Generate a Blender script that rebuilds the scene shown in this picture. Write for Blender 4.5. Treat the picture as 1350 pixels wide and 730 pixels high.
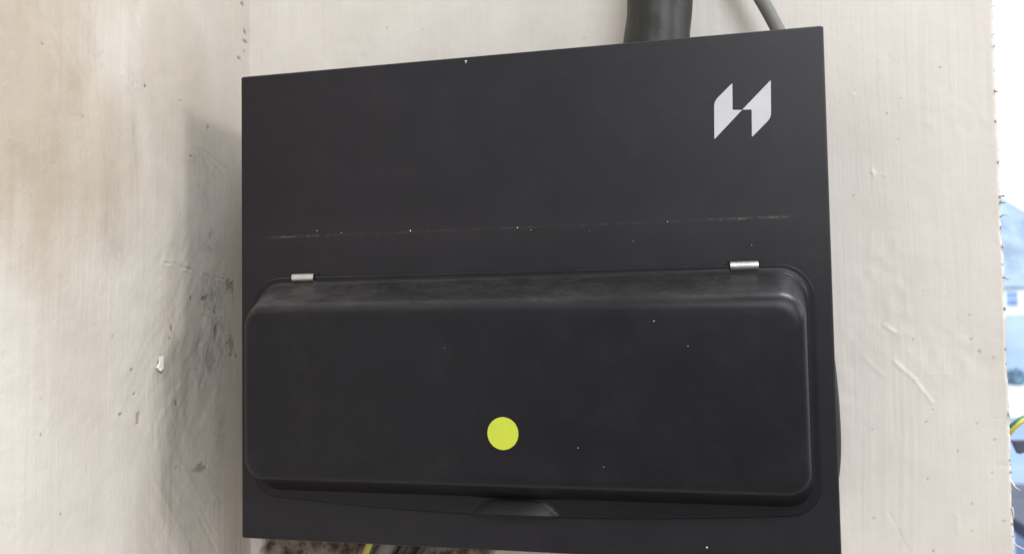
import bpy, bmesh, math, random
import numpy as np
from mathutils import Vector, Matrix

random.seed(4)
for o in list(bpy.data.objects): bpy.data.objects.remove(o)
scene = bpy.context.scene
COL = scene.collection

# ------------------------------------------------------------------ camera
# box frame: x right, y down from the box's top left front corner, d into the wall (metres)
RO = np.array([[0.97628939, 0.01693157, 0.21580626],
               [-0.02596115, 0.99889897, 0.03907521],
               [-0.21490704, -0.0437513, 0.97565403]])
CAM = np.array([0.28993627, 0.16106641, -0.47796137])
ZT = 1.5                                   # height of the top of the box
FPX = 1050.0
WALL = 0.100                               # depth of the back wall behind the box front
LEFT = -0.052                              # the left wall

def W(x, y, d): return Vector((x, d, ZT - y))
def ray(u, v):
    return RO.T @ np.array([(u - 675) / FPX, (v - 365) / FPX, 1.0])
def px_d(u, v, d):                         # pixel onto a plane of depth d -> box frame
    r = ray(u, v); return CAM + (d - CAM[2]) / r[2] * r
def px_x(u, v, x):                         # pixel onto a plane of constant x
    r = ray(u, v); return CAM + (x - CAM[0]) / r[0] * r

cam_data = bpy.data.cameras.new('camera'); cam = bpy.data.objects.new('camera', cam_data); COL.objects.link(cam)
def b2w(v): return Vector((v[0], v[2], -v[1]))
right, down, fwd = b2w(RO[0]), b2w(RO[1]), b2w(RO[2])
m = Matrix.Identity(4)
for i in range(3):
    m[i][0], m[i][1], m[i][2] = right[i], -down[i], -fwd[i]
loc = W(*CAM)
m.translation = loc
cam.matrix_world = m
cam_data.sensor_width = 36; cam_data.lens = 36 * FPX / 1350
cam_data.dof.use_dof = True; cam_data.dof.focus_distance = 0.50; cam_data.dof.aperture_fstop = 8
cam_data.clip_start = 0.01; cam_data.clip_end = 500
scene.camera = cam
scene.render.resolution_x = 1024; scene.render.resolution_y = 553

# ------------------------------------------------------------------ light
world = bpy.data.worlds.new('World'); scene.world = world; world.use_nodes = True
bg = world.node_tree.nodes['Background']
bg.inputs[0].default_value = (1.0, 0.92, 0.835, 1); bg.inputs[1].default_value = 0.53

def area(name, pos, target, size, energy, color, size_y=None):
    l = bpy.data.lights.new(name, 'AREA'); l.energy = energy; l.color = color; l.size = size
    if size_y: l.shape = 'RECTANGLE'; l.size_y = size_y
    o = bpy.data.objects.new(name, l); COL.objects.link(o)
    o.location = pos
    o.rotation_euler = (Vector(target) - Vector(pos)).to_track_quat('-Z', 'Y').to_euler()
    return o
# side window of the room, to the right and a little in front
area('window_light', (1.85, -0.50, 1.97), (0.1, 0.0, 1.36), 0.26, 8.6, (1.0, 0.97, 0.94), 0.32)
# added soft fill lamp, no known source, behind the viewer's right shoulder
area('room_fill', (1.15, -2.10, 2.58), (0.3, 0.1, 1.42), 1.2, 46, (0.90, 0.95, 1.0))
# daylight on the houses across the yard
area('yard_light', (14, 4, 30), (16, 45, 0), 14, 26000, (0.86, 0.94, 1.0))

scene.view_settings.view_transform = 'Standard'; scene.view_settings.look = 'None'
scene.view_settings.exposure = 0.0; scene.view_settings.gamma = 1.0
scene.view_settings.use_curve_mapping = False

# ------------------------------------------------------------------ helpers
def obj(name, verts, faces, mats, parent=None, smooth=True, mi=None):
    me = bpy.data.meshes.new(name)
    me.from_pydata([tuple(v) for v in verts], [], faces)
    if not isinstance(mats, (list, tuple)): mats = [mats]
    for k in mats: me.materials.append(k)
    if mi is not None: me.polygons.foreach_set('material_index', mi)
    me.polygons.foreach_set('use_smooth', [smooth] * len(me.polygons))
    me.update()
    o = bpy.data.objects.new(name, me); COL.objects.link(o)
    if parent:
        o.parent = parent
        o.matrix_parent_inverse = parent.matrix_world.inverted()
    return o
def empty(name, pos):
    o = bpy.data.objects.new(name, None); COL.objects.link(o); o.location = pos
    o.matrix_world = Matrix.Translation(pos); o.empty_display_size = 0.02
    return o
def tag(o, label, cat, group=None):
    o['label'] = label; o['category'] = cat
    if group: o['group'] = group
    return o

def spline(pts, n=10):
    P = [np.array(p, float) for p in pts]; P = [2 * P[0] - P[1]] + P + [2 * P[-1] - P[-2]]
    out = []
    for i in range(1, len(P) - 2):
        for k in range(n):
            t = k / n
            out.append(0.5 * (2 * P[i] + (P[i+1] - P[i-1]) * t + (2*P[i-1] - 5*P[i] + 4*P[i+1] - P[i+2]) * t*t + (3*P[i] - P[i-1] - 3*P[i+1] + P[i+2]) * t**3))
    out.append(P[-2]); return out
def tube(name, pts, rad, mats, parent=None, n=10, sides=16, radf=None, mif=None):
    """pts in world coordinates"""
    C = spline(pts, n); V = []; F = []; MI = []
    up = Vector((0.13, 0.9, 0.21)).normalized()
    for i, c in enumerate(C):
        t = Vector(C[min(i+1, len(C)-1)] - C[max(i-1, 0)]).normalized()
        a = (up - t * up.dot(t)).normalized(); b = t.cross(a); up = a
        for k in range(sides):
            th = 2 * math.pi * k / sides
            r = rad if radf is None else radf(i / (len(C) - 1), th)
            V.append(Vector(c) + (a * math.cos(th) + b * math.sin(th)) * r)
    for i in range(len(C) - 1):
        for k in range(sides):
            q = (k + 1) % sides
            F.append((i*sides+k, i*sides+q, (i+1)*sides+q, (i+1)*sides+k)); MI.append(mif(i, k) if mif else 0)
    F.append(tuple(range(sides))[::-1]); MI.append(0)
    F.append(tuple((len(C)-1)*sides + k for k in range(sides))); MI.append(0)
    return obj(name, V, F, mats, parent, True, MI)

def box_mesh(x0, x1, y0, y1, z0, z1):
    v = [(x, y, z) for x in (x0, x1) for y in (y0, y1) for z in (z0, z1)]
    f = [(0, 1, 3, 2), (4, 6, 7, 5), (0, 4, 5, 1), (2, 3, 7, 6), (0, 2, 6, 4), (1, 5, 7, 3)]
    return v, f

def bevel(o, w, seg=3):
    md = o.modifiers.new('bevel', 'BEVEL'); md.width = w; md.segments = seg; md.limit_method = 'ANGLE'; md.angle_limit = math.radians(40)
    md.harden_normals = True
    return o

# lattice noise for the plaster relief
def vn(u, v, seed):
    rng = np.random.default_rng(seed); T = rng.uniform(-1, 1, (256, 256))
    iu = np.floor(u).astype(int); iv = np.floor(v).astype(int); fu = u - iu; fv = v - iv
    fu = fu*fu*(3-2*fu); fv = fv*fv*(3-2*fv)
    g = lambda a, b: T[a & 255, b & 255]
    return (g(iu, iv)*(1-fu) + g(iu+1, iv)*fu)*(1-fv) + (g(iu, iv+1)*(1-fu) + g(iu+1, iv+1)*fu)*fv
def smooth01(x, a, b):
    t = np.clip((x - a) / (b - a), 0, 1); return t*t*(3-2*t)
def seg_dist(U, V, pts):
    D = np.full(U.shape, 9.0)
    for (a, b), (c, d) in zip(pts[:-1], pts[1:]):
        L2 = (c-a)**2 + (d-b)**2; t = np.clip(((U-a)*(c-a) + (V-b)*(d-b)) / L2, 0, 1)
        D = np.minimum(D, np.hypot(U - a - t*(c-a), V - b - t*(d-b)))
    return D

# ------------------------------------------------------------------ materials
class N:
    def __init__(s, name):
        s.m = bpy.data.materials.new(name); s.m.use_nodes = True; s.t = s.m.node_tree
        s.b = s.t.nodes['Principled BSDF']
    def n(s, typ, **kw):
        x = s.t.nodes.new(typ)
        for k, v in kw.items(): setattr(x, k, v)
        return x
    def l(s, a, b): s.t.links.new(a, b)
    def coord(s, out='Object', scale=(1, 1, 1)):
        c = s.n('ShaderNodeTexCoord'); mp = s.n('ShaderNodeMapping'); mp.inputs['Scale'].default_value = scale
        s.l(c.outputs[out], mp.inputs[0]); return mp.outputs[0]
    def noise(s, vec, scale, detail=4, rough=0.55, dist=0.0):
        x = s.n('ShaderNodeTexNoise'); x.inputs['Scale'].default_value = scale; x.inputs['Detail'].default_value = detail
        x.inputs['Roughness'].default_value = rough; x.inputs['Distortion'].default_value = dist
        s.l(vec, x.inputs['Vector']); return x.outputs['Fac']
    def ramp(s, fac, stops):
        r = s.n('ShaderNodeValToRGB'); e = r.color_ramp.elements
        while len(e) < len(stops): e.new(0.5)
        for i, (p, c) in enumerate(stops):
            e[i].position = p; e[i].color = c if len(c) == 4 else (*c, 1)
        s.l(fac, r.inputs[0]); return r.outputs[0]
    def math(s, op, a, b=None, c=None, clamp=False):
        x = s.n('ShaderNodeMath', operation=op, use_clamp=clamp)
        for i, v in enumerate((a, b, c)):
            if v is None: continue
            if isinstance(v, (int, float)): x.inputs[i].default_value = v
            else: s.l(v, x.inputs[i])
        return x.outputs[0]
    def mix(s, fac, a, b):
        x = s.n('ShaderNodeMix', data_type='RGBA')
        for sock, v in ((x.inputs[0], fac), (x.inputs[6], a), (x.inputs[7], b)):
            if isinstance(v, (int, float)): sock.default_value = v
            elif isinstance(v, tuple): sock.default_value = v if len(v) == 4 else (*v, 1)
            else: s.l(v, sock)
        return x.outputs[2]
    def bump(s, h, strength, dist, prev=None):
        x = s.n('ShaderNodeBump'); x.inputs['Strength'].default_value = strength; x.inputs['Distance'].default_value = dist
        s.l(h, x.inputs['Height'])
        if prev: s.l(prev, x.inputs['Normal'])
        return x.outputs[0]
    def done(s, color=None, rough=0.5, normal=None, metal=0.0, spec=0.5):
        for k, v in (('Base Color', color), ('Roughness', rough), ('Normal', normal), ('Metallic', metal), ('Specular IOR Level', spec)):
            if v is None: continue
            if isinstance(v, (int, float)): s.b.inputs[k].default_value = v
            elif isinstance(v, tuple): s.b.inputs[k].default_value = v if len(v) == 4 else (*v, 1)
            else: s.l(v, s.b.inputs[k])
        return s.m

def plain(name, col, rough=0.5, var=0.15, scale=60, metal=0, bump=0.0, bscale=400, spec=0.5):
    k = N(name); v = k.coord()
    f = k.noise(v, scale, 5)
    c = k.ramp(f, [(0.3, tuple(x*(1-var) for x in col)), (0.7, tuple(min(1, x*(1+var)) for x in col))])
    nb = k.bump(k.noise(v, bscale, 3), bump, 0.001) if bump else None
    return k.done(c, rough, nb, metal, spec)

def paint_wall(name, horiz, lo, hi):
    """emulsion brushed over plaster: horiz = scale of the axes so strokes run up the wall"""
    k = N(name); co = k.coord()
    at = k.n('ShaderNodeAttribute', attribute_name='wear'); sp = k.n('ShaderNodeSeparateColor'); k.l(at.outputs['Color'], sp.inputs[0])
    chip, smear, bare = sp.outputs[0], sp.outputs[1], sp.outputs[2]; dark = at.outputs['Alpha']
    # strokes wander a little
    wob = k.n('ShaderNodeTexNoise'); wob.inputs['Scale'].default_value = 9; wob.inputs['Detail'].default_value = 2; k.l(co, wob.inputs['Vector'])
    wm = k.n('ShaderNodeVectorMath', operation='SCALE'); k.l(wob.outputs['Color'], wm.inputs[0]); wm.inputs['Scale'].default_value = 0.008
    wa = k.n('ShaderNodeVectorMath', operation='ADD'); k.l(co, wa.inputs[0]); k.l(wm.outputs[0], wa.inputs[1])
    def strokes(sc, along, det=3):
        mp = k.n('ShaderNodeMapping'); mp.inputs['Scale'].default_value = tuple(h * sc for h in horiz) + (along,)
        k.l(wa.outputs[0], mp.inputs[0]); return k.noise(mp.outputs[0], 1.0, det, 0.6)
    s1, s2 = strokes(420, 9), strokes(1300, 22)
    big = k.noise(co, 7, 4); mid = k.noise(co, 45, 5, 0.6); fine = k.noise(co, 900, 3)
    base = k.mix(k.ramp(big, [(0.35, (0, 0, 0)), (0.65, (1, 1, 1))]), lo, hi)
    tone = k.math('MULTIPLY_ADD', k.math('SUBTRACT', s1, 0.5), 0.09, k.math('MULTIPLY_ADD', k.math('SUBTRACT', mid, 0.5), 0.17, 1.0))
    tn = k.n('ShaderNodeVectorMath', operation='SCALE'); k.l(base, tn.inputs[0]); k.l(tone, tn.inputs['Scale']); tone_out = tn.outputs[0]
    # sparse dark specks, little holes the brush skipped
    vo = k.n('ShaderNodeTexVoronoi'); vo.inputs['Scale'].default_value = 62; k.l(co, vo.inputs['Vector'])
    speck = k.math('MULTIPLY', k.ramp(vo.outputs['Distance'], [(0.045, (1, 1, 1)), (0.075, (0, 0, 0))]), k.ramp(k.noise(co, 19, 2), [(0.52, (0, 0, 0)), (0.6, (1, 1, 1))]))
    dim_at = k.n('ShaderNodeAttribute', attribute_name='beige_dim')  # beige paint patches, also carrying dimmer light in their colour
    dim_mask = k.math('MULTIPLY', dim_at.outputs['Fac'], k.math('MULTIPLY_ADD', k.math('SUBTRACT', k.noise(k.coord(scale=(1.6, 1.6, 0.7)), 16, 6, 0.6, 0.8), 0.5), 0.8, 0.9, clamp=True), clamp=True)
    tn = k.n('ShaderNodeMix', data_type='RGBA', blend_type='MULTIPLY'); k.l(dim_mask, tn.inputs[0]); 
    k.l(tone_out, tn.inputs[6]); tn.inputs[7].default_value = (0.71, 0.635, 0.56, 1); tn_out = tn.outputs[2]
    c = k.mix(k.math('MULTIPLY', speck, 0.45), tn_out, (0.2, 0.17, 0.14))
    sm = k.math('MULTIPLY', smear, k.math('MULTIPLY_ADD', k.math('SUBTRACT', k.noise(k.coord(scale=(1.3, 1.3, 0.8)), 95, 7, 0.68, 1.5), 0.5), 4.0, 0.5, clamp=True), clamp=True)
    c = k.mix(sm, c, (0.19, 0.178, 0.162))
    c = k.mix(chip, c, k.ramp(k.noise(co, 400, 4), [(0.35, (0.10, 0.075, 0.055)), (0.65, (0.27, 0.215, 0.165))]))
    mas = k.ramp(k.noise(co, 95, 6, 0.65), [(0.36, (0.035, 0.018, 0.016)), (0.46, (0.12, 0.08, 0.068)), (0.55, (0.25, 0.22, 0.19)), (0.72, (0.38, 0.35, 0.32))])
    c = k.mix(bare, c, mas)
    c = k.mix(dark, c, (0.035, 0.028, 0.022))
    fr = k.n('ShaderNodeAttribute', attribute_name='fresh'); c = k.mix(fr.outputs['Fac'], c, (0.84, 0.83, 0.81))
    h = k.math('ADD', k.math('MULTIPLY', s1, 0.55), k.math('ADD', k.math('MULTIPLY', s2, 0.3), k.math('MULTIPLY', fine, 0.12)))
    patch = k.math('MULTIPLY_ADD', k.ramp(k.noise(co, 14, 3), [(0.35, (0.25, 0.25, 0.25)), (0.65, (1, 1, 1))]), 1.0, 0.0)
    nb = k.bump(k.math('MULTIPLY', h, patch), 0.7 if horiz[0] == 0 else 0.62, 0.0006)
    nb = k.bump(k.noise(co, 75, 8, 0.60, 0.4), 0.21 if horiz[0] == 0 else 0.14, 0.0030, nb)
    rg = k.ramp(k.noise(k.coord(scale=(1.5, 1.5, 0.6)), 55, 4, 0.55, 1.2), [(0.47, (0, 0, 0)), (0.5, (1, 1, 1)), (0.53, (0, 0, 0))])
    nb = k.bump(k.math('MULTIPLY', rg, patch), 0.10 if horiz[0] == 0 else 0.04, 0.0008, nb)
    nb = k.bump(k.math('MULTIPLY', k.noise(co, 260, 4), bare), 1.0, 0.003, nb)
    return k.done(c, k.math('MULTIPLY_ADD', mid, 0.25, 0.42), nb, spec=0.35)

M = {}
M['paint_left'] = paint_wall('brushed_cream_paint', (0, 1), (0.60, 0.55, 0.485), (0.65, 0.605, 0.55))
M['paint_back'] = paint_wall('brushed_white_paint', (1, 0), (0.63, 0.59, 0.545), (0.68, 0.645, 0.605))
M['jamb'] = plain('raw_plaster_edge', (0.5, 0.47, 0.43), 0.9, 0.3, 120, bump=0.8, bscale=300)

def black_coat(name, tone, dustline, spec, rough):
    k = N(name); co = k.coord()
    f = k.noise(co, 30, 5); grain = k.noise(k.coord(scale=(1, 1, 3)), 1500, 3)
    c = k.ramp(f, [(0.3, tuple(x*0.85 for x in tone)), (0.7, tuple(x*1.15 for x in tone))])
    geo = k.n('ShaderNodeNewGeometry'); sx = k.n('ShaderNodeSeparateXYZ'); k.l(geo.outputs['Normal'], sx.inputs[0])
    up = k.math('MULTIPLY', k.ramp(sx.outputs['Z'], [(0.22, (0, 0, 0)), (0.7, (1, 1, 1))]), k.ramp(k.noise(k.coord(scale=(0.55, 1, 1.6)), 55, 6, 0.75), [(0.34, (0.25, 0.25, 0.25)), (0.72, (1, 1, 1))]))
    sxx = k.n('ShaderNodeSeparateXYZ'); k.l(co, sxx.inputs[0])
    dust = k.math('MULTIPLY', k.math('MULTIPLY', up, k.ramp(sxx.outputs['X'], [(0.03, (1, 1, 1)), (0.11, (0.45, 0.45, 0.45)), (0.36, (0.45, 0.45, 0.45))])), k.math('MULTIPLY_ADD', k.noise(co, 420, 6, 0.8), 0.34, -0.03))
    # fallen grit
    vo = k.n('ShaderNodeTexVoronoi'); vo.inputs['Scale'].default_value = 120; k.l(co, vo.inputs['Vector'])
    cs = k.n('ShaderNodeSeparateColor'); k.l(vo.outputs['Color'], cs.inputs[0])
    grit = k.math('MULTIPLY', k.math('LESS_THAN', vo.outputs['Distance'], k.math('MULTIPLY', cs.outputs[1], 0.045)), k.math('GREATER_THAN', cs.outputs[0], 0.93))
    dust = k.math('MAXIMUM', dust, k.math('MULTIPLY', grit, 0.35))
    dust = k.math('MAXIMUM', dust, k.math('MULTIPLY', k.ramp(k.noise(co, 45, 6, 0.75), [(0.50, (0, 0, 0)), (0.85, (1, 1, 1))]), 0.014))
    if dustline:
        so = k.n('ShaderNodeSeparateXYZ'); k.l(co, so.inputs[0])
        wob = k.math('MULTIPLY_ADD', k.math('SUBTRACT', k.noise(co, 60, 4), 0.5), 0.0012, so.outputs['Z'])
        dz = k.math('ABSOLUTE', k.math('SUBTRACT', wob, ZT - 0.1093))
        line = k.ramp(k.math('MULTIPLY', dz, 300), [(0.05, (1, 1, 1)), (0.34, (0, 0, 0))])
        ex = k.math('MULTIPLY', k.ramp(so.outputs['X'], [(0.020, (0, 0, 0)), (0.024, (1, 1, 1)), (0.04, (0.6, 0.6, 0.6)), (0.09, (0.2, 0.2, 0.2)), (0.29, (0.22, 0.22, 0.22)), (0.315, (0.8, 0.8, 0.8)), (0.345, (0.9, 0.9, 0.9)), (0.350, (0, 0, 0))]), 1.0)
        sm = k.n('ShaderNodeMapping'); sm.inputs['Scale'].default_value = (1, 1, 2.5); k.l(co, sm.inputs[0])
        brk = k.ramp(k.noise(sm.outputs[0], 230, 8, 0.9), [(0.48, (0.0, 0.0, 0.0)), (0.74, (1, 1, 1))])
        dust = k.math('MAXIMUM', dust, k.math('MULTIPLY', k.math('MULTIPLY', line, ex), k.math('MULTIPLY', brk, 0.75)))
        # pale bloom of plaster dust around the line
        bl = k.ramp(k.math('MULTIPLY', dz, 60), [(0.0, (1, 1, 1)), (0.9, (0, 0, 0))])
        dust = k.math('MAXIMUM', dust, k.math('MULTIPLY', k.math('MULTIPLY', bl, k.noise(co, 130, 5, 0.75)), 0.012))
    c = k.mix(dust, c, (0.52, 0.48, 0.43))
    nb = k.bump(grain, 0.25, 0.0002)
    r = k.math('MULTIPLY_ADD', k.math('MULTIPLY_ADD', f, 0.5, k.math('MULTIPLY', dust, 2.0)), 0.25, rough)
    return k.done(c, r, nb, spec=spec)
M['cover'] = black_coat('black_powder_coat', (0.0092, 0.0086, 0.0124), True, 0.31, 0.36)
M['flap'] = black_coat('black_satin_moulding', (0.0056, 0.0054, 0.0086), False, 0.27, 0.29)
M['black'] = plain('black_slot_shade', (0.006, 0.006, 0.006), 0.8)  # shade inside the hinge slots, put into the colour
M['steel'] = plain('brushed_hinge_steel', (0.62, 0.62, 0.62), 0.34, 0.08, 300, 1.0, 0.2, 900)
M['pin'] = plain('dull_hinge_pin', (0.16, 0.16, 0.17), 0.45, 0.1, 300, 1.0)
M['emblem'] = plain('pale_grey_print', (0.51, 0.52, 0.555), 0.5, 0.04, 80)
M['sheath'] = plain('black_rubber_sheath', (0.009, 0.0088, 0.0088), 0.48, 0.25, 70, bump=0.35, bscale=160)
M['grey_pvc'] = plain('grey_cable_sheath', (0.17, 0.165, 0.155), 0.5, 0.12, 90, bump=0.15, bscale=500)
M['black_pvc'] = plain('black_cable_sheath', (0.02, 0.02, 0.02), 0.42, 0.2, 90)
M['yellow_pvc'] = plain('yellow_insulation', (0.55, 0.47, 0.10), 0.5, 0.08, 200)
M['green_pvc'] = plain('green_insulation', (0.06, 0.17, 0.06), 0.5, 0.1, 200)
M['fibre'] = plain('pale_paper_fibre', (0.62, 0.60, 0.56), 0.8)
M['crumb'] = plain('grey_plaster_crumb', (0.40, 0.38, 0.37), 0.9, 0.35, 500)
M['flake'] = plain('white_paint_flake', (0.80, 0.78, 0.74), 0.7, 0.05, 300)
# sticker: bright yellow-green paper disc with a faint worn middle
k = N('lime_sticker'); co = k.coord()
M['sticker'] = k.done(k.mix(k.ramp(k.noise(k.coord(scale=(1, 1, 0.35)), 260, 4, 0.7), [(0.4, (0, 0, 0)), (0.7, (1, 1, 1))]), (0.535, 0.625, 0.030), (0.50, 0.56, 0.075)), 0.5, k.bump(k.noise(co, 700, 3), 0.2, 0.0003))
# outside
k = N('overcast_sky'); e = k.n('ShaderNodeEmission'); e.inputs[0].default_value = (0.95, 0.98, 1.0, 1); e.inputs[1].default_value = 2.2
k.l(e.outputs[0], k.t.nodes['Material Output'].inputs[0]); M['sky'] = k.m
M['slate'] = plain('pale_blue_slates', (0.37, 0.47, 0.62), 0.7, 0.22, 1.3)
M['render'] = plain('white_render', (0.80, 0.82, 0.84), 0.8, 0.04, 0.6)
M['blue_render'] = plain('pale_blue_render', (0.42, 0.54, 0.72), 0.8, 0.14, 0.5)
M['pane'] = plain('blue_window_glass', (0.20, 0.33, 0.62), 0.35, 0.3, 1.6)
M['frame'] = plain('white_window_frame', (0.8, 0.82, 0.85), 0.5, 0.03, 3)
M['hedge'] = plain('hedge_leaf', (0.20, 0.34, 0.46), 0.7, 0.4, 3)
M['paving'] = plain('white_paving', (0.72, 0.78, 0.84), 0.9, 0.06, 0.3)
M['concrete'] = plain('pale_yard_concrete', (0.24, 0.34, 0.56), 0.9, 0.15, 0.25)
M['felt'] = plain('dark_roofing_felt', (0.075, 0.085, 0.125), 0.85, 0.35, 1.2)
M['board'] = plain('dark_slate_board', (0.07, 0.08, 0.13), 0.6, 0.15, 20)

# ------------------------------------------------------------------ walls
def axis(dense0, dense1, step, lo, hi, coarse=0.012):
    a = list(np.arange(lo, dense0, coarse)) + list(np.arange(dense0, dense1, step)) + list(np.arange(dense1, hi, coarse)) + [hi]
    out = [a[0]]
    for x in a[1:]:
        if x - out[-1] > step * 0.4: out.append(x)
    return np.array(out)
def grid_obj(name, P, mat, wear, flip=False, fresh=None, beige_dim=None):
    nu, nv = P.shape[:2]
    idx = np.arange(nu*nv).reshape(nu, nv)
    q = np.stack([idx[:-1, :-1], idx[1:, :-1], idx[1:, 1:], idx[:-1, 1:]], -1).reshape(-1, 4)
    if flip: q = q[:, ::-1]
    me = bpy.data.meshes.new(name)
    me.vertices.add(nu*nv); me.vertices.foreach_set('co', P.reshape(-1))
    me.loops.add(q.size); me.loops.foreach_set('vertex_index', q.reshape(-1).astype(np.int32))
    me.polygons.add(len(q)); me.polygons.foreach_set('loop_start', np.arange(0, q.size, 4, dtype=np.int32))
    me.update(calc_edges=True)
    me.polygons.foreach_set('use_smooth', [True]*len(q))
    at = me.attributes.new('wear', 'FLOAT_COLOR', 'POINT'); at.data.foreach_set('color', np.clip(wear, 0, 1).reshape(-1).astype(np.float32))
    if beige_dim is not None:
        at = me.attributes.new('beige_dim', 'FLOAT', 'POINT'); at.data.foreach_set('value', np.clip(beige_dim, 0, 1).reshape(-1).astype(np.float32))
    if fresh is not None:
        at = me.attributes.new('fresh', 'FLOAT', 'POINT'); at.data.foreach_set('value', np.clip(fresh, 0, 1).reshape(-1).astype(np.float32))
    me.materials.append(mat); me.update()
    o = bpy.data.objects.new(name, me); COL.objects.link(o); o['kind'] = 'structure'
    return o

def pits(U, V, H, wear, spots, depth, ch=3, amt=1.0):
    for (a, b, ra, rb) in spots:
        ang = (abs(a * 7919 + b * 104729) % 1.0) * 3
        n = 1 + 0.45 * vn(U * 900, V * 900, 77) + 0.35 * vn(U * 420, V * 420, 78)
        r = np.hypot((U - a) / ra, (V - b) / rb) * n * 1.2
        g = 1 - smooth01(r, 0.7, 1.25)
        H -= depth * g; wear[..., ch] = np.maximum(wear[..., ch], g * amt)

# left wall: u = depth d, v = height y(down)
d_ax = axis(-0.150, WALL + 0.004, 0.0009, -0.85, WALL + 0.0045); y_ax = axis(-0.125, 0.36, 0.0009, -0.75, 1.0)
D, Y = np.meshgrid(d_ax, y_ax, indexing='ij')
H = 0.0011*vn(D*11, Y*8, 1) + 0.0005*vn(D*34, Y*22, 2)
strokemask = smooth01(vn(D*16, Y*9, 3), -0.3, 0.5)
Dw = D + 0.006*vn(D*14, Y*11, 4)
H += strokemask*(0.00010*vn(Dw*330, Y*12, 5) + 0.00006*vn(Dw*520, Y*20, 15))
lump = np.exp(-(((D - 0.015)/0.055)**2 + ((Y - 0.185)/0.085)**2))
H += lump*(0.00045*vn(D*95, Y*60, 6) + 0.00025*vn((D + Y*0.5)*230, Y*120, 7))
# long diagonal drag marks
H += 0.00022*smooth01(vn(D*22 + 5, Y*18, 8), 0.1, 0.6)*vn((D - 0.7*Y)*300, (Y + 0.7*D)*18, 9)
wear = np.zeros(D.shape + (4,))
pl = lambda u, v: (lambda p: (p[2], p[1]))(px_x(u, v, LEFT))
def plr(u, v, ru, rv):                      # ellipse given in photo pixels
    a = pl(u, v); b = pl(u + ru, v); c = pl(u, v + rv); return (a[0], a[1], abs(b[0]-a[0]), abs(c[1]-a[1]))
pits(D, Y, H, wear, [plr(*s) for s in ((303, 374, 5, 9), (309, 381, 3, 12), (307, 453, 4.5, 14), (266, 617, 9, 6), (286, 436, 3, 9), (271, 394, 4, 4), (184, 553, 2.2, 9))], 0.0006, 0, 0.5)
pits(D, Y, H, wear, [plr(*s) for s in ((213, 488, 3.2, 4), (252, 393, 1.6, 2.6), (226, 434, 1.5, 4), (224, 446, 1.4, 2), (175, 487, 1.5, 2.4), (160, 546, 1.5, 2.2), (234, 616, 1.3, 1.6),
    (275, 169, 1.3, 2.4), (191, 114, 1.8, 1.6), (57, 59, 1.6, 1.6), (251, 206, 1.2, 1.4), (316, 76.5, 2.2, 1.6), (321, 5, 1.4, 6), (324, 42, 2.6, 3.2), (325, 55, 2.2, 2.6), (323, 68, 1.5, 2.2), (312, 468, 1.6, 2.0), (238, 133, 1, 1), (233, 530, 1.6, 4), (178, 519, 1.2, 1.6))], 0.0007, 3, 0.55)
# crack with a lifted lip
cr = [pl(*p) for p in ((216, 346.5), (233, 347.5), (245, 354), (262, 359), (282, 365), (296, 368))]
cd = seg_dist(D, Y, cr) + 0.0007*vn(D*200, Y*200, 13); cm = smooth01(vn(D*120, Y*120, 14), -0.5, 0.5); H += 0.00022*cm*np.exp(-((cd - 0.0016)/0.0014)**2) - 0.0004*cm*np.exp(-(cd/0.0007)**2)
wear[..., 3] = np.maximum(wear[..., 3], 0.3*np.exp(-(cd/0.0006)**2)*smooth01(vn(D*300, Y*300, 12), -0.2, 0.5))
cr2 = [pl(*p) for p in ((262, 411), (278, 416), (297, 418))]
cd = seg_dist(D, Y, cr2); H += 0.0003*np.exp(-(cd/0.0012)**2)
for a, b in (((258, 203), (285, 237)), ((265, 197), (300, 222)), ((262, 215), (280, 240)), ((272, 208), (296, 232)), ((258, 243), (275, 262)), ((262, 318), (284, 333)), ((265, 326), (282, 338))):
    cd = seg_dist(D, Y, [pl(*a), pl(*b)]); H -= 0.00022*np.exp(-(cd/0.0009)**2); wear[..., 1] = np.maximum(wear[..., 1], 0.25*np.exp(-(cd/0.0011)**2))
def blob(u, v, ru, rv, amt):
    a, b, ra, rb = plr(u, v, ru, rv)
    wear[..., 1] = np.maximum(wear[..., 1], amt*np.exp(-(((D-a)/ra)**2 + ((Y-b)/rb)**2)))
for s in ((282, 395, 14, 34, .95), (274, 470, 18, 44, .7), (288, 430, 9, 60, .9), (262, 215, 14, 30, .35), (278, 320, 18, 22, .5), (175, 108, 9, 16, .35), (176, 160, 4, 60, .25), (290, 560, 7, 60, .45), (150, 340, 10, 30, .2), (145, 300, 8, 40, .2),
          (268, 230, 16, 40, .25), (120, 60, 5, 60, .2), (80, 90, 3, 70, .15), (285, 640, 10, 50, .3), (250, 690, 14, 40, .2), (152, 330, 14, 20, .25)): blob(*s)
P = np.stack([LEFT + H, D, ZT - Y], -1)
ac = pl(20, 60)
beige_dim = smooth01(1.25 - np.hypot((D - ac[0])/0.11, (Y - ac[1])/0.125) + 0.35*vn(D*22, Y*10, 61) + 0.15*vn(D*80, Y*30, 62), 0.0, 0.9)  # upper-left beige patch, darkened to stand in for dimmer light
beige_dim = np.maximum(beige_dim, 0.35*smooth01(vn(D*13 + 4, Y*6, 63), 0.1, 0.7))
wall_left = grid_obj('wall_left', P, M['paint_left'], wear, beige_dim=beige_dim)
wall_left['label'] = 'cream brush-painted plaster wall beside the fuse box'

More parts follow.
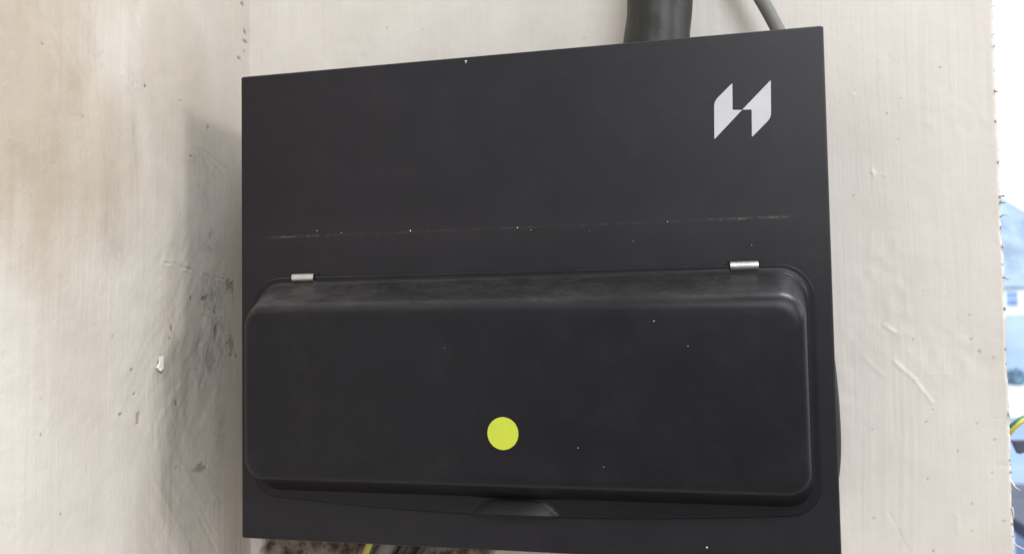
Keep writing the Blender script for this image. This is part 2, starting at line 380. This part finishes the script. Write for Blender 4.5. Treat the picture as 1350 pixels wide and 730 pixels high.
# back wall: u = x, v = y(down); the right edge is a torn raw edge
x_ax = np.concatenate([axis(LEFT - 0.003, 0.012, 0.0009, LEFT - 0.003, 0.012), np.arange(0.0130, 0.352, 0.0018), np.arange(0.352, 0.4905, 0.0009)])
y_ax = axis(-0.125, 0.365, 0.0009, -0.75, 1.0)
X, Y = np.meshgrid(x_ax, y_ax, indexing='ij')
H = 0.0008*vn(X*10, Y*8, 21) + 0.00035*vn(X*30, Y*20, 22)
Xw = X + 0.003*vn(X*12, Y*9, 23)
H += (0.3 + smooth01(vn(X*15, Y*8, 24), -0.2, 0.5))*(0.00007*vn(Xw*340, Y*8, 25) + 0.00005*vn(Xw*520, Y*14, 26))
H += 0.00028*smooth01(vn(X*26, Y*26, 27), 0.25, 0.7)*vn(X*180, Y*150, 28)
wear = np.zeros(X.shape + (4,))
pb = lambda u, v: tuple(px_d(u, v, WALL)[:2])
def pbr(u, v, ru, rv):
    a = pb(u, v); return (a[0], a[1], ru*0.00042, rv*0.00042)
pits(X, Y, H, wear, [pbr(*s) for s in ((1149, 228, 2, 2), (1187, 131, 1.5, 1.5), (1276, 447, 2, 2), (1287, 463, 2.2, 2.4), (1305, 472, 1.8, 1.4), (1284, 558, 2, 1.6), (1306, 580, 2, 2.2), (1304, 623, 1.6, 1.6), (1319, 686, 2, 2.4), (1278, 700, 1.6, 1.6),
    (1204, 448, 1.5, 1.5), (1309, 410, 1.6, 1.6), (1228, 540, 1.6, 2), (1220, 556, 1.6, 2), (1223, 630, 1.5, 2), (1152, 683, 1.5, 1.5), (1279, 664, 1.4, 1.4), (1215, 385, 1.5, 1.5), (1183, 185, 1.2, 1.2), (1260, 595, 1.2, 2.5),
    (752, 24, 1.4, 1.4), (770, 50, 1.6, 1.4), (758, 44, 1.2, 1.2), (765, 20, 1.2, 1.2), (633, 70, 1, 1), (327, 42, 2, 3), (327, 57, 1.8, 2.2), (1327, 462, 1.3, 3), (1322, 480, 2, 1.2))], 0.0005, 3, 0.32)
fresh = np.zeros(X.shape)
for a, b, hh, w in (((1179, 476), (1206, 500), .0011, .0016), ((1206, 500), (1228, 529), .0009, .0012), ((1166, 428), (1181, 438), .0009, .0014), ((1138, 470), (1162, 492), .0005, .0022), ((1173, 676), (1195, 722), -.0005, .0009), ((1222, 493), (1248, 493), .0004, .0008),
                    ((1305, 552), (1330, 551), -.0004, .0009), ((1150, 229), (1166, 231), .0005, .0012), ((1150, 225), (1153, 232), .0008, .0012), ((1124, 124), (1128, 125), .0007, .0012), ((1310, 613), (1330, 614), -.0005, .002), ((1260, 680), (1261, 700), .0005, .0015)):
    cd = seg_dist(X, Y, [pb(*a), pb(*b)]) + 0.0005*vn(X*260, Y*260, 52); H += 0.5*hh*np.exp(-(cd/w/0.8)**2)
    if hh > 0.0006: fresh = np.maximum(fresh, 0.8*np.exp(-(cd/w/0.6)**2)*smooth01(vn(X*500, Y*300, 51), -0.9, 0.3))
# hole broken through the plaster under the box, masonry showing
x0 = pb(344, 718)[0]; x1 = pb(640, 735)[0]; yt = 0.292
mask = smooth01(X + 0.003*vn(X*150, Y*150, 31), x0 - 0.0006, x0 + 0.0006)*(1 - smooth01(X + 0.006*vn(X*90, Y*90, 32), x1 - 0.006, x1 + 0.006))*smooth01(Y + 0.004*vn(X*90, Y*90, 34), yt - 0.004, yt + 0.003)*(1 - smooth01(Y + 0.01*vn(X*60, Y*60, 33), 0.41, 0.42))
H -= mask*(0.010 + 0.004*vn(X*55, Y*55, 35) + 0.0022*vn(X*170, Y*170, 36))
wear[..., 2] = np.maximum(wear[..., 2], mask); wear[..., 3] *= (1 - mask)
# torn edge: bead of filler, then a ragged outline
e0 = pb(1309.5, 0); e1 = pb(1339, 730)
edge = e0[0] + (e1[0] - e0[0])*(Y - e0[1])/(e1[1] - e0[1])
edge = edge + 0.0006*vn(X*0 + 3.3, Y*45, 41) + 0.00035*vn(X*0 + 7.7, Y*420, 42)
s = X / X.max(); t = np.clip((X - 0.44)/(X.max() - 0.44), 0, 1)
Xe = np.where(X > 0.44, 0.44 + t*(edge - 0.44), X)
rim = np.exp(-((edge - Xe)/0.004)**2)
H += rim*(0.0003 + 0.00022*vn(X*0 + 1.5, Y*90, 43)) - 0.0016*np.exp(-((edge - Xe)/0.0009)**2)
dk = np.exp(-((edge - Xe)/0.0008)**2)*smooth01(vn(X*0 + 2.5, Y*190, 44) + 0.6 - 2.2*(Y + 0.04), -0.15, 0.35)
wear[..., 0] = np.maximum(wear[..., 0], 0.6*dk)
P = np.stack([Xe, WALL - H, ZT - Y], -1)
wall_back = grid_obj('wall_back', P, M['paint_back'], wear, True, fresh)
wall_back['label'] = 'white brush-painted plaster wall behind the fuse box, torn at its right edge'
# the raw end of the wall, running back from the torn edge
L = P[-1]; V = []; F = []
for i, p in enumerate(L[::3]):
    for j, dd in enumerate((0.0, 0.006, 0.02, 0.12)):
        V.append((p[0] - (0.0, 0.0012, 0.002, 0.003)[j] + 0.0004*random.uniform(-1, 1)*(j > 0), p[1] + dd, p[2]))
n = len(L[::3])
for i in range(n - 1):
    for j in range(3): F.append((i*4+j, (i+1)*4+j, (i+1)*4+j+1, i*4+j+1))
obj('wall_end', V, F, M['jamb'], wall_back)

# torn paper fibres and crumbs hanging on the wall's raw edge
def edge_px(v): return 1308 + 28*v/730
def fibre(pts, r, mat=None):
    q = [W(*(px_d(u, v, WALL + dd))) for (u, v, dd) in pts]
    tube('torn_fibre', q, r, mat or M['fibre'], wall_back, 6, 6, radf=lambda t, th: r*(1 - 0.75*t))
fibre([(1333, 633, .002), (1338, 641, .0), (1345, 646, -.002)], 0.0007)
fibre([(1333, 636, .002), (1336, 638, .002), (1337.5, 640, .0)], 0.0012)
fibre([(1334, 712, .001), (1340, 718, .0), (1350, 723, -.002), (1362, 726, -.003)], 0.00055)
fibre([(1318, 286, .001), (1324, 283, .0), (1329, 285, -.001)], 0.0006, M['crumb'])
fibre([(1319, 266, .001), (1322, 267, .0), (1326, 267, -.001)], 0.0011, M['crumb'])
fibre([(1321, 364, .001), (1325, 366, .0), (1330, 369, -.001)], 0.0009, M['crumb'])
fibre([(1329, 543, .001), (1330.5, 548, .0), (1332, 556, -.001)], 0.0007, M['crumb'])
fibre([(1311, 119, .001), (1314, 121, .0), (1317, 121, -.001)], 0.0008, M['crumb'])
fibre([(1334, 668, .001), (1336, 675, .0), (1336.5, 684, -.001)], 0.0008)
def crumb(u, v, r, dd=0.0, parent=None, mat=None):
    bm = bmesh.new(); bmesh.ops.create_icosphere(bm, subdivisions=1, radius=1)
    rr = random.Random(int(u*31 + v))
    c = W(*px_d(u, v, WALL + dd))
    V = [c + Vector((q.co.x*r[0]*rr.uniform(.7, 1.2), q.co.y*r[0]*rr.uniform(.6, 1.1), q.co.z*r[1]*rr.uniform(.7, 1.2))) for q in bm.verts]
    F = [tuple(q.index for q in f.verts) for f in bm.faces]; bm.free()
    obj('plaster_crumb', V, F, mat or M['crumb'], parent or wall_back, False)
for u, v, a, b in ((1323, 258, .0018, .0012), (1319, 259, .0012, .0014), (1321, 267, .0014, .0010), (1314, 121, .0012, .0009), (1312.5, 160, .0007, .0016), (1316, 214, .0009, .0012), (1322, 325, .0009, .0022), (1322, 348, .0007, .0010), (1325, 407, .0010, .0020),
                   (1326, 460, .0006, .0014), (1311, 45, .0007, .0010), (1311, 61, .0008, .0014), (1310, 8, .0007, .0014), (1332, 606, .0006, .0010), (1332.5, 612, .0006, .0008), (1333, 622, .0008, .0018), (1335, 690, .0008, .0016), (1319.5, 300, .0006, .0025), (1336, 706, .0007, .0012)):
    crumb(u, v, (a*.75, b*.8))
# lifted flake of white paint on the left wall
q = [px_x(u, v, LEFT + 0.0022) for u, v in ((211, 471), (215, 469), (217, 476), (216, 485), (211.5, 489), (209, 484), (212, 478))]
V = [W(p[0] + 0.0006*math.sin(i*2.1), p[1], p[2]) for i, p in enumerate(q)]
V += [v - Vector((0.0014, 0, 0)) for v in V]; n = 7
obj('paint_flake', V, [tuple(range(n)), tuple(range(2*n-1, n-1, -1))] + [(i, i+n, (i+1) % n+n, (i+1) % n) for i in range(n)], M['flake'], wall_left, False)

# ------------------------------------------------------------------ the fuse box
BW, BH = 0.370, 0.3062
fuse_box = tag(empty('fuse_box', W(BW/2, BH, WALL)), 'black metal fuse box with hinged flap, pale emblem and lime sticker on plaster wall', 'fuse box')
v, f = box_mesh(0.0022, BW - 0.0022, 0.0105, WALL + 0.0006, ZT - BH + 0.0022, ZT - 0.0022)
bevel(obj('enclosure', v, f, M['cover'], fuse_box, False), 0.0012)
# front cover: a folded tray, rounded along the folds
v, f = box_mesh(0, BW, 0, 0.010, ZT - BH, ZT)
cover = bevel(obj('front_cover', v, f, M['cover'], fuse_box, False), 0.0017, 5)
# paint chip on the top edge
c = px_d(614, 81, -0.0002); V = []; pts = ((-3, -1.6), (-1, -2.2), (3, -1.9), (2, -.6), (.4, 2.4), (-.8, 2.6), (-.4, .2))
V = [W(c[0] + a*.00030, c[1] + b*.0004 + 0.0002, -0.00015) for a, b in pts] + [W(c[0] + a*.00030, c[1] + b*.0004 + 0.0002, 0.0003) for a, b in pts]
obj('paint_chip', V, [tuple(range(7))[::-1], tuple(range(7, 14))] + [(i, (i+1) % 7, (i+1) % 7 + 7, i+7) for i in range(7)], M['emblem'], cover, False)

# emblem: two slanted half-H shapes, printed on a thin raised film
def emblem(pts, rad):
    zx = [(780 + a/3.375, b/3.375) for a, b in pts]
    q = [px_d(u, v, 0)[:2] for u, v in zx]; n = len(q); out = []
    for i in range(n):                                     # round the corners
        p0, p1, p2 = np.array(q[i-1]), np.array(q[i]), np.array(q[(i+1) % n]); r = rad[i]
        a = p1 + (p0-p1)/np.linalg.norm(p0-p1)*r; b = p1 + (p2-p1)/np.linalg.norm(p2-p1)*r
        for t in (0, .25, .5, .75, 1): out.append((1-t)**2*a + 2*t*(1-t)*p1 + t*t*b)
    n = len(out)
    V = [W(p[0], p[1], -0.00025) for p in out] + [W(p[0], p[1], 0.0004) for p in out]
    obj('emblem', V, [tuple(range(n))] + [(i, i+n, (i+1) % n+n, (i+1) % n) for i in range(n)], M['emblem'], fuse_box, False)
emblem([(545, 452), (626, 370), (627, 490), (669, 490), (546, 621)], [.003, .001, .0005, .0003, .001])
emblem([(797, 357), (798, 525), (713, 611), (712, 488), (670, 489)], [.001, .003, .001, .0005, .0003])

# hinged flap: thin flange + domed tray lofted from rounded rectangles
NS, NC = 150, 10
def ring(x0, x1, y0, y1, rt, rb=None, bow=0.0):
    """clockwise from top-left after the corner; returns points and outward normals"""
    rb = rt if rb is None else rb; P = []; NN = []
    def arc(cx, cy, r, a0):
        for i in range(NC):
            a = a0 + math.pi/2*(i + .5)/NC
            P.append((cx + r*math.cos(a), cy + r*math.sin(a))); NN.append((math.cos(a), math.sin(a)))
    def side(a, b, nrm):
        for i in range(NS):
            t = (i + .5)/NS; P.append((a[0] + (b[0]-a[0])*t, a[1] + (b[1]-a[1])*t)); NN.append(nrm)
    side((x0+rt, y0), (x1-rt, y0), (0, -1)); arc(x1-rt, y0+rt, rt, -math.pi/2)
    side((x1, y0+rt), (x1, y1-rb), (1, 0)); arc(x1-rb, y1-rb, rb, 0)
    side((x1-rb, y1), (x0+rb, y1), (0, 1)); arc(x0+rb, y1-rb, rb, math.pi/2)
    side((x0, y1-rb), (x0, y0+rt), (-1, 0)); arc(x0+rt, y0+rt, rt, math.pi)
    if bow:
        P = [(x, y + (bow*max(0, 1 - ((x - 0.187)/0.172)**2) if y > y1 - rb*0.999 - 1e-6 else 0)*min(1, max(0, (y-(y1-rb))/rb))) for x, y in P]
    return P, NN
FL = 0.003                                                  # flange thickness
DOME = 0.0300
base = (0.0150, 0.3552, 0.1405, 0.2732)
def side_profile(inset, rf, rb, K=8):
    """wall of the dome seen in section: (inset, height) samples with fillets of rb at the foot and rf at the brow"""
    Hh = DOME - FL; th = math.atan2(Hh, inset)
    out = []
    tb = rb*math.tan(th/2); tf = rf*math.tan(th/2)
    cx, cy = -tb, rb                                        # foot fillet: centre above the flange
    for i in range(K+1):
        a = -math.pi/2 + th*i/K; out.append((cx + rb*math.cos(a), cy + rb*math.sin(a)))
    for i in range(1, 6):
        t = i/6; s0 = (tb*math.cos(th), tb*math.sin(th)); s1 = (inset - tf*math.cos(th), Hh - tf*math.sin(th))
        out.append((s0[0] + (s1[0]-s0[0])*t, s0[1] + (s1[1]-s0[1])*t))
    cx, cy = inset + tf, Hh - rf
    for i in range(K+1):
        a = math.pi/2 + th*(1 - i/K); out.append((cx + rf*math.cos(a), cy + rf*math.sin(a)))
    return out
prT = side_profile(0.0150, 0.011, 0.0035); prB = side_profile(0.0135, 0.0065, 0.003); prS = side_profile(0.0040, 0.0060, 0.0028)
rings = []
fl_out, fn = ring(0.0100, 0.3603, 0.1362, 0.2768, 0.020, 0.016, bow=0.0074)
k0x, k0T, k0B = prS[0][0], prT[0][0], prB[0][0]
foot, _ = ring(base[0] + k0x, base[1] - k0x, base[2] + k0T, base[3] - k0B, 0.0170, 0.0150)
def tab(x, y):                                              # finger tab swelling out of the lower lip
    u = (x - 0.1838)/0.0268
    if abs(u) >= 1 or y < 0.266: return 0.0
    q = 1 - (0.2842 - y)/(0.0125*math.sqrt(1 - u*u) + 1e-6)
    return 0.0060*math.sqrt(1 - u*u)*max(0.0, min(1.0, q))
rings.append([(x, y, -0.0004) for x, y in fl_out])
rings.append([(x, y - 0.25*tab(x, y), -FL + 0.0007 - tab(x, y)) for x, y in fl_out])
cx_, cy_ = 0.185, 0.205
def shrink(P, NNrm, s): return [(x - nx*s, y - ny*s) for (x, y), (nx, ny) in zip(P, NNrm)]
fo2 = shrink(fl_out, fn, 0.0007)
rings.append([(x, y - 0.25*tab(x, y), -FL - tab(x, y)) for x, y in fo2])
for j in range(1, 24):
    t = j/24
    rings.append([(lambda x, y: (x, y - 0.25*tab(x, y), -FL - tab(x, y)))(a[0] + (b[0]-a[0])*t, a[1] + (b[1]-a[1])*t) for a, b in zip(fo2, foot)])
for j in range(len(prS)):
    P, NN = ring(base[0] + prS[j][0], base[1] - prS[j][0], base[2] + prT[j][0], base[3] - prB[j][0], max(0.008, 0.0170 - 0.0045*j/len(prS)), max(0.007, 0.0150 - 0.004*j/len(prS)))
    R = []
    for (x, y), (nx, ny) in zip(P, NN):
        h = prS[j][1]*nx*nx + (prT[j][1] if ny < 0 else prB[j][1])*ny*ny
        R.append((x, y, -FL - h))
    rings.append(R)
last = rings[-1]
for s in (0.004, 0.02, 0.045):
    rings.append([(x + (cx_-x)*s*1.2, y + (cy_-y)*s*2.0, -DOME - 0.00025*s/0.045) for x, y, d in last])
n = len(last); V = []; F = []
for R in rings: V += [W(*p) for p in R]
for i in range(len(rings) - 1):
    for k_ in range(n):
        q = (k_+1) % n; F.append((i*n+k_, (i+1)*n+k_, (i+1)*n+q, i*n+q))
b0 = (len(rings)-1)*n
# close the front with a quad strip fan between opposite points (flat, so any split works)
V.append(W(cx_, cy_, -DOME - 0.0003)); cidx = len(V) - 1
for k_ in range(n): F.append((b0+k_, cidx, b0+(k_+1) % n))
flap = obj('flap', V, F, M['flap'], fuse_box, True)
flap['label'] = 'domed black hinged flap over the switches'
# round sticker
sc = px_d(663, 571, -DOME - 0.0004); n = 48
V = [W(sc[0] + 0.0091*math.cos(2*math.pi*i/n), sc[1] + 0.0093*math.sin(2*math.pi*i/n), -DOME - 0.00062) for i in range(n)] + [W(sc[0] + 0.0091*math.cos(2*math.pi*i/n), sc[1] + 0.0093*math.sin(2*math.pi*i/n), -DOME + 0.0002) for i in range(n)]
st = obj('sticker', V, [tuple(range(n))[::-1]] + [(i, (i+1) % n, (i+1) % n+n, i+n) for i in range(n)], M['sticker'], flap, False)
st['label'] = 'round lime yellow sticker'

# specks of plaster stuck to the paint
def speck(u, v, d_, rx, rz, par):
    c = W(*px_d(u, v, d_)); rr = random.Random(int(u*7 + v)); V = []
    bm = bmesh.new(); bmesh.ops.create_icosphere(bm, subdivisions=1, radius=1)
    V = [c + Vector((q.co.x*rx*rr.uniform(.6, 1.2), q.co.y*rx*.5, q.co.z*rz*rr.uniform(.6, 1.2))) for q in bm.verts]
    F = [tuple(q.index for q in f.verts) for f in bm.faces]; bm.free()
    obj('plaster_speck', V, F, M['flake'], par, False)
for u, v, rx, rz in ((541, 304, .0003, .0007), (682, 300, .0004, .0005), (700, 303, .0003, .0002), (991, 323, .0003, .0003), (932, 721, .0006, .0006), (880, 292, .0003, .0003), (418, 304, .0003, .0003), (450, 307, .0004, .0002), (835, 318, .0002, .0002)): speck(u, v, -0.0001, rx, rz, cover)
for u, v, rx, rz in ((862, 423, .0003, .0004), (762, 590, .0003, .0003), (796, 615, .0004, .0002), (907, 456, .0003, .0003), (586, 458, .0002, .0002)): speck(u, v, -DOME - 0.0003, rx, rz, flap)

# hinges: rolled steel knuckle, open along one side, on a flat black plate painting the slot's shade
def hinge(xc, w, yc, open_end):
    h = []
    V = []; F = []; r0, r1, K = 0.0031, 0.0024, 18; dc = -0.0026
    for xi in (xc - w/2, xc + w/2):
        for r in (r0, r1):
            for i in range(K+1):
                a = math.radians(-150 + 250*i/K)            # gap towards the cover
                V.append(W(xi, yc + r*math.sin(a - math.pi*0)*0.95, dc - r*math.cos(a)*0.9))
    m_ = K+1
    for i in range(K):
        F += [(i, i+1, 2*m_+i+1, 2*m_+i), (m_+i, 3*m_+i, 3*m_+i+1, m_+i+1), (i, m_+i, m_+i+1, i+1), (2*m_+i, 2*m_+i+1, 3*m_+i+1, 3*m_+i)]
    for i in (0, K): F.append((i, 2*m_+i, 3*m_+i, m_+i))
    o = obj('hinge', V, F, M['steel'], fuse_box, True)
    for p in o.data.polygons: pass
    md = o.modifiers.new('edge', 'EDGE_SPLIT'); md.split_angle = math.radians(35)
    tube('hinge_pin', [W(xc - w/2 + 0.001, yc, dc), W(xc, yc, dc), W(xc + w/2 - 0.0008 - open_end, yc, dc)], 0.0017, M['pin'], o, 2, 12)
    v, f = box_mesh(xc - w/2 - 0.0012, xc + w/2 + 0.0016, -0.0007, 0.0004, ZT - yc - 0.0042, ZT - yc + 0.0036)
    obj('hinge_slot_shade', v, f, M['black'], o, False)
hinge(0.0470, 0.0150, 0.1367, 0.002)
hinge(0.3220, 0.0155, 0.1369, 0.0)

# ------------------------------------------------------------------ cables
def along(pts): return [W(*p) for p in pts]
# thick sheath dropping into the top of the box
def sh_r(t, th):
    return 0.0224*(1 + 0.03*math.sin(3.1*t*6 + 0.6) + 0.035*math.cos(2*(th - 0.7)) + 0.012*math.sin(9*t*6 + 3*th)) + 0.0016*math.exp(-((th - 2.9)/0.16)**2)
a0 = px_d(862, 50, 0.055); a1 = px_d(866, 0, 0.055)
dx = (a1[0]-a0[0])/(a0[1]-a1[1])
sheath = tube('cable_sheath', along([(a0[0] + dx*y, -y, 0.055) for y in (-0.02, 0.02, 0.06, 0.10, 0.2, 0.4, 0.6)]), 0.022, M['sheath'], None, 14, 40, radf=sh_r)
tag(sheath, 'thick wrinkled black sheath dropping into the top of the fuse box', 'cable sheath')
g = [px_d(1031, 50, 0.072), px_d(1014, 18, 0.074), px_d(1000, -6, 0.076), px_d(975, -45, 0.08), px_d(950, -120, 0.084), px_d(945, -260, 0.086)]
tag(tube('cable', along([(p[0], p[1], p[2]) for p in g]), 0.0044, M['grey_pvc'], None, 8, 16), 'slim grey cable curving up from the top of the fuse box', 'cable')
# black flex bowing out past the right side of the enclosure
dB = 0.040
fx = [px_d(1084, 430, dB), px_d(1092, 480, dB), px_d(1097, 530, dB), px_d(1099.5, 585, dB), px_d(1097, 625, dB), px_d(1088, 668, dB)]
tag(tube('flex', along(fx), 0.0042, M['black_pvc'], None, 10, 14), 'black flex bowing out from the right side of the fuse box', 'cable')
# earth wires, green and yellow
def earth(name, pts, r, label, tw):
    o = tube(name, along(pts), r, [M['green_pvc'], M['yellow_pvc']], None, 10, 20, mif=lambda i, k_: 1 if ((k_ + tw) % 20) < 9 else 0)
    return tag(o, label, 'wire')
e = [px_d(494, 700, 0.060), px_d(488, 716, 0.068), px_d(481, 735, 0.078), px_d(474, 765, 0.090), px_d(470, 800, 0.097)]
earth('earth_wire', e, 0.0030, 'green and yellow earth wire leaving the underside of the fuse box', 13)
e = [px_d(1312, 600, 0.150), px_d(1326, 575, 0.138), px_d(1337, 561, 0.132), px_d(1350, 552, 0.135), px_d(1372, 545, 0.15), px_d(1400, 548, 0.17), px_d(1425, 575, 0.17), px_d(1440, 640, 0.16)]
earth('earth_wire', e, 0.0024, 'green and yellow earth wire looping past the torn wall edge', 12)
for u, r, mat, lab in ((508, 0.0062, 'grey_pvc', 'grey cable leaving the underside of the fuse box beside the earth wire'), (531, 0.0032, 'black_pvc', 'thin black cable under the fuse box next to the grey cable'), (556, 0.0026, 'black_pvc', 'thinnest black cable under the fuse box, farthest from the earth wire')):
    c = [px_d(u + 10, 700, 0.07), px_d(u + 4, 715, 0.074), px_d(u - 10, 738, 0.086), px_d(u - 24, 770, 0.098), px_d(u - 30, 800, 0.104)]
    tag(tube('cable', along(c), r, M[mat], None, 8, 14), lab, 'cable')

# ------------------------------------------------------------------ outside, past the torn edge
GZ = -2.7
V = []; F = []
for i in range(25):
    a = math.radians(-25 + 115*i/24)
    for z in (GZ - 3, 90): V.append((95*math.sin(a), 95*math.cos(a), z))
for i in range(24): F.append((2*i, 2*i+1, 2*i+3, 2*i+2))
sky = obj('sky', V, F, M['sky']); sky['kind'] = 'structure'
v = [(-30, 1.5, GZ), (90, 1.5, GZ), (90, 100, GZ), (-30, 100, GZ)]
gr = obj('ground', v, [(0, 1, 2, 3)], M['concrete'], None, False); gr['kind'] = 'structure'

pv = obj('pavement', [(-30, 31, GZ + .02), (90, 31, GZ + .02), (90, 44.6, GZ + .02), (-30, 44.6, GZ + .02)], [(0, 1, 2, 3)], M['paving'], None, False); pv['kind'] = 'structure'

def at(u, v, dist):                       # world point on a ray at depth dist
    return W(*px_d(u, v, dist))
HD = 45.0
house = tag(empty('house', Vector((at(1345, 395, HD).x, HD + 3, GZ))), 'pale distant house with blue slate roof and small upstairs window', 'house')
zr = at(1340, 379, HD).z; zb = at(1340, 415, HD).z; xl = at(1300, 395, HD).x; xr = at(1420, 395, HD).x
v, f = box_mesh(xl, xr, HD, HD + 7, zb, zr); obj('upper_wall', v, f, M['render'], house, False)
v, f = box_mesh(xl + 0.03, xr - 0.03, HD + 0.04, HD + 6.9, GZ, zb); obj('lower_wall', v, f, M['blue_render'], house, False)
# roof: ridge high on the left, falling to the right
p0 = at(1322, 260, HD + 3); p1 = at(1350, 277, HD + 3); sl = (p1.z - p0.z)/(p1.x - p0.x)
xe = xr + 0.3; xp = xl - 1.0
zt0 = p0.z + sl*(xp - p0.x); zt1 = p0.z + sl*(xe - p0.x)
v = [(xp, HD - .3, zr + .02), (xe, HD - .3, zr + .02), (xe, HD + 3, max(zt1, zr + .5)), (xp, HD + 3, zt0), (xp, HD + 7.3, zr + .02), (xe, HD + 7.3, zr + .02)]
roof = obj('roof', v, [(0, 1, 2, 3), (3, 2, 5, 4), (0, 3, 4), (1, 5, 2), (0, 4, 5, 1)], M['slate'], house, False)
# slate courses as real steps
nC = 16
for i in range(nC):
    t0, t1 = i/nC, (i + 1)/nC
    def rp(t, x):
        zt = zt0 + (x - xp)/(xe - xp)*(max(zt1, zr + .5) - zt0)
        return Vector((x, HD - .3 + 3.3*t, zr + .02 + (zt - zr - .02)*t))
    q = [rp(t0, xp), rp(t0, xe), rp(t1, xe), rp(t1, xp)]
    up = Vector((0, -0.030, 0.015)); lo_ = Vector((0, -0.012, 0.006))
    vv = [q[0] + up, q[1] + up, q[2] + lo_, q[3] + lo_, q[0], q[1]]
    obj('slate_course', vv, [(0, 1, 2, 3), (4, 5, 1, 0)], M['slate'], roof, False)
wl, wr, wt, wb = at(1325, 383, HD).x, at(1341.5, 383, HD).x, at(1333, 384, HD).z, at(1333, 404, HD).z
def window(x0, x1, z0, z1):
    vv, ff = box_mesh(x0, x1, HD - 0.03, HD + 0.02, z0, z1); wi = obj('window', vv, ff, M['pane'], house, False)
    for (a, b, c, d) in ((x0 - .06, x0 + .02, z0 - .06, z1 + .06), (x1 - .02, x1 + .06, z0 - .06, z1 + .06), (x0 + .02, x1 - .02, z1 - .02, z1 + .06), (x0 + .02, x1 - .02, z0 - .06, z0 + .02), (x0 + .02, x1 - .02, (z0+z1)/2 - .025, (z0+z1)/2 + .025)):
        vv, ff = box_mesh(a, b, HD - 0.06, HD + 0.01, c, d); obj('window_frame', vv, ff, M['frame'], wi, False)
window(wl, wr, wb, wt)
window(wl + 2.0, wr + 2.0, wb, wt)
# a shrub at the foot of the house: many small leaves round a short stem
def shrub(u, v, rad, label):
    c = at(u, v, HD - 1.5); c.z = GZ
    root = tag(empty('shrub', c), label, 'shrub'); V = []; F = []; rr = random.Random(9)
    for i in range(520):
        d_ = Vector((rr.gauss(0, 1), rr.gauss(0, 1), rr.gauss(0, 1))).normalized()*rad*rr.uniform(.55, 1.05)
        p = c + Vector((d_.x, d_.y, rad*.95 + d_.z*.95)); a = Vector((rr.uniform(-1, 1), rr.uniform(-1, 1), rr.uniform(-1, 1))).normalized()*.11; b = a.cross(d_.normalized())*.7
        k_ = len(V); V += [p - a, p - b, p + a, p + b]; F.append((k_, k_+1, k_+2, k_+3))
    obj('crown', V, F, M['hedge'], root, False)
    tube('trunk', [c, c + Vector((0, 0, rad*.5)), c + Vector((.05, 0, rad))], .06, M['felt'], root, 3, 6)
shrub(1339, 492, 0.42, 'small dark shrub at the foot of the distant house')
# dark flat roofed outbuilding below the window
OD = 9.0
zo = at(1345, 637, OD).z; xo = at(1316, 640, OD).x
ob = tag(empty('outbuilding', Vector((xo + 3, OD - 2.5, GZ))), 'dark flat roofed outbuilding below the opening', 'outbuilding')
v, f = box_mesh(xo + .1, xo + 6, OD - 5.9, OD - .1, GZ, zo - .12); obj('wall', v, f, M['blue_render'], ob, False)
v, f = box_mesh(xo - .4, xo + 6.2, OD - 6, OD, zo - .12, zo); obj('roof', v, f, M['felt'], ob, False)
# dark wedge of board sticking in beside the opening
bd = 0.60
q = [px_d(1336.5, 581, bd), px_d(1395, 580, bd), px_d(1385, 584, bd), px_d(1344.5, 598.5, bd)]
V = [W(*p) for p in q] + [W(p[0], p[1], p[2] + 0.012) for p in q]
wedge = obj('board_offcut', V, [(0, 3, 2, 1), (4, 5, 6, 7)] + [(i, (i+1) % 4, (i+1) % 4+4, i+4) for i in range(4)], M['board'], None, False)
tag(wedge, 'dark blue-grey pointed board offcut seen beyond the torn wall edge', 'board')
